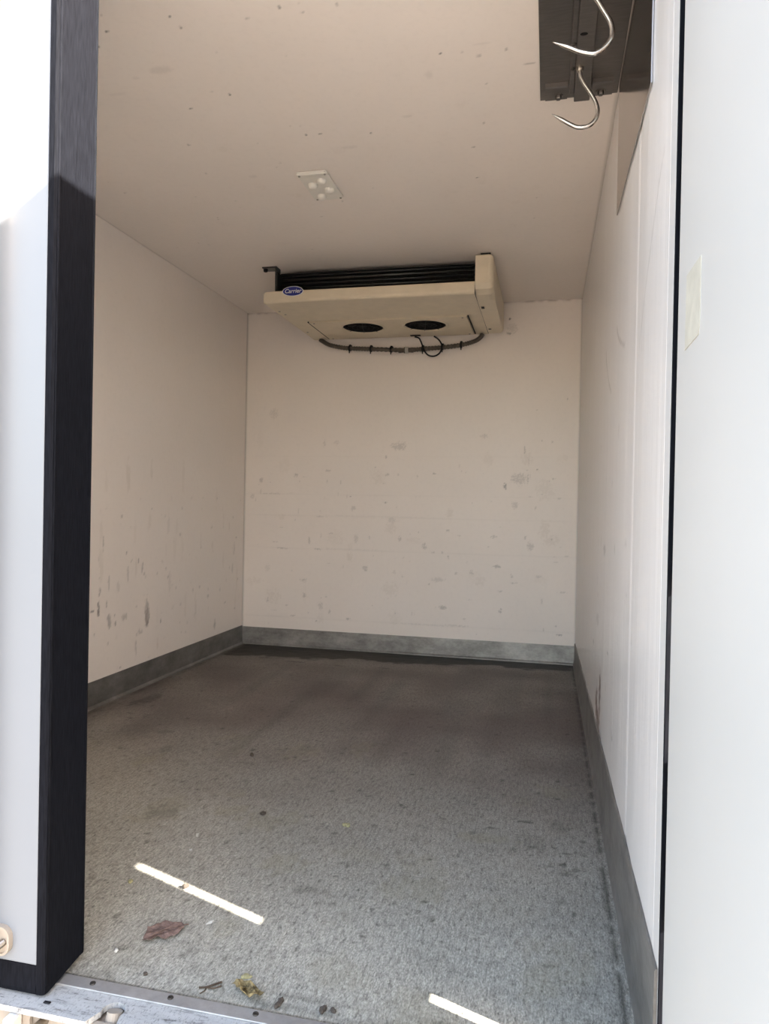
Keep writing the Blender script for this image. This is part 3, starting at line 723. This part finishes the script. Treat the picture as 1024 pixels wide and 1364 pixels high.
# drain hose hung behind and below the unit
HY = -0.045
hp = [(0.488, HY, 1.8565), (0.506, HY, 1.844), (0.552, HY, 1.820), (0.645, HY, 1.800), (0.738, HY, 1.793), (0.852, HY, 1.786), (1.014, HY, 1.776), (1.120, HY, 1.781), (1.229, HY, 1.786), (1.337, HY, 1.797), (1.409, HY, 1.815), (1.442, HY, 1.836), (1.456, HY, 1.8565)]
sp = spline(hp, 24)
bm = bmesh.new(); tube(bm, sp, [0.0125+0.0012*(1 if (i//2) % 2 else -1) for i in range(len(sp))], 10); hs = B(bm, 'drain_hose', M_hose, ev, True); tag(hs, 'dark flexible drain hose sagging below the unit')
for x, z in ((0.673, 1.797), (0.802, 1.789), (0.924, 1.782), (1.111, 1.780), (1.225, 1.786), (1.333, 1.796)):
    bm = bmesh.new(); lathe(bm, [(0.0138, -0.006), (0.0165, -0.006), (0.0165, 0.006), (0.0138, 0.006), (0.0138, -0.006)], (x, HY, z), 'x', 14)
    box(bm, x-0.006, x+0.006, HY+0.004, HY+0.036, z+0.010, z+0.024, 0.001, 1)
    box(bm, x-0.002, x+0.004, HY-0.012, HY-0.008, z-0.030, z-0.013); B(bm, 'cable_tie', M_black, hs)
bm = bmesh.new(); lathe(bm, [(0.0135, -0.045), (0.015, -0.045), (0.015, -0.030), (0.0137, -0.028), (0.0137, -0.014), (0.0175, -0.012), (0.0175, 0.012), (0.0137, 0.014), (0.0137, 0.028), (0.015, 0.030), (0.015, 0.042), (0.0135, 0.042)], (1.014, HY, 1.776), 'x', 16)
B(bm, 'coupling', M_hose, hs, False)
bm = bmesh.new(); lathe(bm, [(0.0140, -0.010), (0.0185, -0.009), (0.0185, 0.009), (0.0140, 0.010)], (1.018, HY, 1.776), 'x', 16); B(bm, 'coupling_nut', M_fit, hs)
cp = [(1.072, -0.088, 1.8415), (1.092, -0.070, 1.838), (1.105, -0.066, 1.815), (1.125, -0.066, 1.765), (1.150, -0.066, 1.738), (1.185, -0.066, 1.733), (1.215, -0.066, 1.752), (1.226, -0.066, 1.790), (1.208, -0.066, 1.825), (1.180, -0.075, 1.8445)]
bm = bmesh.new(); tube(bm, spline(cp, 8), 0.0045, 8); o = B(bm, 'power_cable', M_black, ev, True)
tag(o, 'thin black cable looped around the drain hose')
bm = bmesh.new(); box(bm, 1.045, 1.105, -0.10, -0.075, 1.8465, 1.8575, 0.003, 2); B(bm, 'cable_gland', M_black, ev)

# ------------------------------------------------------------------ ceiling lamp
LX0, LX1, LY0, LY1 = 0.946, 1.058, -1.728, -1.508
lamp = empty('ceiling_lamp', (1.0, -1.62, H), 'small off-white rectangular ceiling lamp cover with four domes', 'lamp')
bm = bmesh.new(); prism(bm, rrect(LX0, LX1, LY0, LY1, 0.008), 'z', H-0.0105, H-0.0030)
es = [e for e in bm.edges if all(abs(v.co.z-(H-0.0105)) < 1e-5 for v in e.verts)]
bmesh.ops.bevel(bm, geom=es, offset=0.004, segments=2, affect='EDGES')
B(bm, 'cover', M_lamp, lamp)
bm = bmesh.new(); prism(bm, [(LY0+0.002, H-0.0107), (LY0+0.026, H-0.0107), (LY0+0.018, H-0.0130), (LY0+0.004, H-0.0135)], 'x', LX0+0.004, LX1-0.004); B(bm, 'front_ridge', M_lamp, lamp)
for x, y in ((1.022, -1.670), (0.980, -1.640), (1.028, -1.596), (0.984, -1.545)):
    bm = bmesh.new(); lathe(bm, [(0.0175, 0.0), (0.0172, -0.006), (0.0150, -0.011), (0.009, -0.0145), (0.0001, -0.0155)], (x, y, H-0.0106), 'z', 20); B(bm, 'dome', M_lamp, lamp, True)
for x, y in ((LX0+0.009, LY0+0.010), (LX1-0.009, LY0+0.010), (LX0+0.010, LY1-0.009), (LX1-0.010, LY1-0.009)):
    z = H-0.0137 if y < -1.7 else H-0.0107
    bm = bmesh.new(); lathe(bm, [(0.0001, -0.0025), (0.0035, -0.0025), (0.0045, 0.0)], (x, y, z), 'z', 10); B(bm, 'screw', M_bolt, lamp)

# ------------------------------------------------------------------ hanging rail
rail = empty('hanging_rail', (1.90, -2.35, H), 'stainless steel meat rail on the ceiling beside the right panel', 'rail')
RY0, RY1 = -2.935, -2.022
bm = bmesh.new(); box(bm, 1.792, 2.0022, RY0, RY1, 2.0345, 2.0412, 0.001, 1); B(bm, 'ceiling_plate', M_steel, rail)
bm = bmesh.new()
vv = [bm.verts.new((rx(y)-d, y, z)) for y in (-2.715, -2.062) for d in (0.0012, 0.0042) for z in (1.660+(y+2.715)*0.026, 2.034)]
for f in [(0, 1, 3, 2), (4, 6, 7, 5), (0, 4, 5, 1), (2, 3, 7, 6), (0, 2, 6, 4), (1, 5, 7, 3)]: bm.faces.new([vv[i] for i in f])
B(bm, 'wall_plate', M_steelw, rail)
# hollow bar with a turned lip on its left edge
bm = bmesh.new(); box(bm, 1.884, 1.926, RY0, -2.060, 2.000, 2.0342, 0.002, 2); bar = B(bm, 'hook_bar', M_steel, rail)
bm = bmesh.new(); box(bm, 1.8705, 1.8838, RY0, -2.085, 2.010, 2.0342, 0.001, 1); B(bm, 'bar_lip', M_steel, rail)
for y in (-2.350, -2.49):
    bm = bmesh.new(); prism(bm, circ(1.898, y, 0.009, 0.0055, 16), 'z', 1.9990, 1.9996); B(bm, 'slot', M_black, bar)
for x0, x1, bx in ((1.806, 1.866, 1.842), (1.932, 1.986, 1.955)):
    bm = bmesh.new(); prism(bm, [(-2.105, 2.0342), (-2.105, 2.0225), (-2.101, 2.020), (-2.044, 2.020), (-2.044, 2.0245), (-2.100, 2.0245), (-2.101, 2.0342)], 'x', x0, x1)
    bk = B(bm, 'end_bracket', M_steel, rail)
    bm = bmesh.new(); lathe(bm, [(0.0001, -0.009), (0.0075, -0.009), (0.0085, -0.007), (0.0085, 0.0), (0.013, 0.0), (0.013, 0.002)], (bx, -2.066, 2.0178), 'z', 6); B(bm, 'bracket_bolt', M_steel, bk)
for y, x in ((-2.50, 1.877), (-2.30, 1.877), (-2.20, 1.877)):
    bm = bmesh.new(); lathe(bm, [(0.0001, -0.004), (0.004, -0.003), (0.006, 0.0)], (x, y, 2.0098), 'z', 8); B(bm, 'rivet', M_screw, rail)

def hook(pts, y, label, grp):
    base = (pts[0][0], y, pts[0][1])
    P = spline([(x, y, z) for x, z in pts], 8); n = len(P); rad = []
    L = [0]
    for i in range(1, n): L.append(L[-1]+(P[i]-P[i-1]).length)
    for i in range(n):
        d = L[-1]-L[i]; rad.append(0.0054 if d > 0.030 else 0.0004+0.0050*(d/0.030)**0.8)
    r = empty('meat_hook', base, label, 'hook', grp)
    bm = bmesh.new(); tube(bm, P, rad, 12); B(bm, 'hook_rod', M_hook, r, True)
    bm = bmesh.new(); lathe(bm, [(0.0001, -0.006), (0.008, -0.006), (0.0095, -0.002), (0.0095, 0.003), (0.0001, 0.003)], (base[0], y, 1.9968), 'z', 12); B(bm, 'collar', M_bolt, r)
    return r
h1 = [(1.894, 1.9985), (1.896, 1.978), (1.906, 1.957), (1.923, 1.930), (1.936, 1.904), (1.940, 1.881), (1.933, 1.861), (1.917, 1.849), (1.893, 1.848), (1.874, 1.857), (1.851, 1.872), (1.826, 1.889)]
HOOK2Y = -2.5
hook(h1, -2.2166, 'bright steel meat hook hanging nearest the far end of the rail', 'meat hooks')
h2 = [(1.896, 1.9985), (1.898, 1.986), (1.918, 1.959), (1.93, 1.938), (1.945, 1.911), (1.95, 1.891), (1.947, 1.872), (1.935, 1.856), (1.917, 1.846), (1.901, 1.848), (1.881, 1.855), (1.86, 1.866), (1.827, 1.881)]
hook(h2, -2.5200, "bright steel meat hook hanging nearer the rear doors", "meat hooks")


# ------------------------------------------------------------------ litter on the floor
def leaf(name, outline, c, mat, label, hgt, seed, lift, edge=0.0):
    rr = random.Random(seed); bm = bmesh.new(); n = 6
    out = []
    for i in range(len(outline)):
        a = Vector(outline[i]); b = Vector(outline[(i+1) % len(outline)])
        for k in range(3):
            p = a.lerp(b, k/3); out.append(p+Vector((rr.uniform(-1, 1), rr.uniform(-1, 1)))*0.0022)
    C = Vector(c); rings = []
    for j in range(n):
        f = 1-j/n
        rings.append([((p-C)*f+C, f) for p in out])
    def z(p, f):
        return 0.0035+hgt*(0.5+0.5*math.sin(p.x*260+seed)*math.cos(p.y*210+seed*2))*(0.35+0.65*f)+lift*f*f
    vs = [[bm.verts.new((p.x, p.y, z(p, f)+rr.uniform(0, hgt*0.35))) for p, f in r] for r in rings]
    cv = bm.verts.new((C.x, C.y, 0.004+hgt*0.5))
    m = len(out)
    for j in range(n-1):
        for k in range(m): bm.faces.new((vs[j][k], vs[j][(k+1) % m], vs[j+1][(k+1) % m], vs[j+1][k]))
    for k in range(m): bm.faces.new((vs[-1][k], vs[-1][(k+1) % m], cv))
    geo = bm.faces[:]
    bmesh.ops.recalc_face_normals(bm, faces=geo)
    bmesh.ops.solidify(bm, geom=geo, thickness=0.0008)
    r = empty(name, (c[0], c[1], 0.0), label, 'leaf')
    B(bm, 'blade', mat, r)
    return r
lf = leaf('dry_leaf', [(1.078, -2.846), (1.070, -2.822), (1.078, -2.804), (1.097, -2.791), (1.126, -2.786), (1.138, -2.800), (1.137, -2.822), (1.121, -2.842), (1.100, -2.846), (1.094, -2.860), (1.080, -2.860)], (1.106, -2.820), M_leaf, 'flat reddish brown dry leaf on the floor below the sun streak', 0.005, 3, 0.001)
bm = bmesh.new(); tube(bm, spline([(1.086, -2.850, 0.007), (1.105, -2.822, 0.010), (1.126, -2.799, 0.008), (1.140, -2.786, 0.005)], 5), 0.0011, 6); B(bm, 'midrib', M_leaf, lf)
leaf('curled_leaf', [(1.306, -2.938), (1.318, -2.926), (1.336, -2.928), (1.352, -2.934), (1.376, -2.952), (1.362, -2.956), (1.346, -2.962), (1.330, -2.955), (1.318, -2.944)], (1.337, -2.944), M_leaf2, 'curled ochre dead leaf lying beside the threshold', 0.010, 8, 0.003)
tw = empty('twig', (1.268, -2.945, 0.0), 'tiny forked dark twig on the floor near the threshold', 'twig')
bm = bmesh.new(); tube(bm, spline([(1.250, -2.952, 0.003), (1.262, -2.948, 0.0035), (1.272, -2.940, 0.004), (1.282, -2.928, 0.003)], 5), [0.0018]*16, 6); B(bm, 'stem', M_twig, tw)
bm = bmesh.new(); tube(bm, spline([(1.263, -2.9475, 0.003), (1.276, -2.949, 0.004), (1.286, -2.938, 0.003)], 5), [0.0013]*11, 6); B(bm, 'side_shoot', M_twig, tw)
bm = bmesh.new(); tube(bm, spline([(1.262, -2.948, 0.003), (1.264, -2.958, 0.004), (1.259, -2.966, 0.003)], 5), [0.0012]*11, 6); B(bm, 'side_shoot', M_twig, tw)

def crumb(name, x, y, sx, sy, sz, mat, label, cat, seed, group=None):
    rr = random.Random(seed); bm = bmesh.new()
    bmesh.ops.create_icosphere(bm, subdivisions=2, radius=1.0)
    rot = rr.uniform(0, 3.1)
    for v in bm.verts:
        k = 1+0.28*math.sin(v.co.x*3.1+seed)+0.22*math.cos(v.co.y*4.3+seed*1.7)+rr.uniform(-0.1, 0.1)
        a, b, c = v.co.x*sx*k, v.co.y*sy*k, max(v.co.z*k, -0.75)*sz
        v.co = (x+a*math.cos(rot)-b*math.sin(rot), y+a*math.sin(rot)+b*math.cos(rot), c+sz*0.75+0.0003)
    o = B(bm, name, mat, None, False, (x, y, 0.0)); tag(o, label, cat, group)
crumb('dirt_clod', 0.863, -1.832, .0085, .0085, .006, M_crumbd, 'round black dirt clod alone in the middle of the floor', 'dirt clod', 1)
crumb('dirt_clod', 1.080, -2.253, .011, .006, .004, M_crumbd, 'ragged dark dirt clod beyond the long sun streak', 'dirt clod', 2)
crumb('dirt_clod', 1.062, -2.655, .006, .007, .006, M_crumbd, 'small dark dirt clod lying in the long sun streak', 'dirt clod', 4)
crumb('paint_chip', 0.966, -2.416, .009, .004, .0015, M_crumbl, 'larger pale flake on the floor beyond the sun streak', 'paint chip', 5)
crumb('paint_chip', 0.989, -2.494, .0035, .0035, .002, M_crumbl, 'tiny pale flake just beyond the sun streak', 'paint chip', 6)
crumb('paint_chip', 1.177, -2.764, .011, .0035, .002, M_crumbl, 'slender white flake right of the brown dry leaf', 'paint chip', 7)
crumb('pebble', 1.047, -2.895, .0045, .0055, .003, M_crumbl, 'small pale pebble between the closed door and brown leaf', 'pebble', 8)
crumb('plant_crumb', 1.325, -2.258, .011, .009, .004, M_crumby, 'yellowish crumb on the open floor past the streak', 'crumb', 9)
crumb('plant_crumb', 1.318, -2.901, .006, .010, .003, M_crumby, 'yellowish crumb just behind the curled ochre leaf', 'crumb', 10)
crumb('plant_crumb', 0.930, -2.665, .007, .005, .003, M_crumby, 'tiny yellowish crumb beside the black door edge', 'crumb', 14)
crumb('dirt_clod', 1.402, -2.953, .010, .007, .004, M_crumbd, 'flat dark dirt clod right of the curled ochre leaf', 'dirt clod', 11)
crumb('dirt_clod', 1.480, -2.951, .009, .006, .004, M_crumbd, 'dark dirt clod by the threshold, larger of the close pair', 'dirt clod', 12)
crumb('dirt_clod', 1.497, -2.947, .005, .005, .003, M_crumbd, 'dark dirt speck by the threshold, smaller of the close pair', 'dirt clod', 13)
crumb('dirt_clod', 1.137, -2.942, .005, .004, .003, M_crumbd, 'little dark clod on the floor edge before the first screws', 'dirt clod', 15)
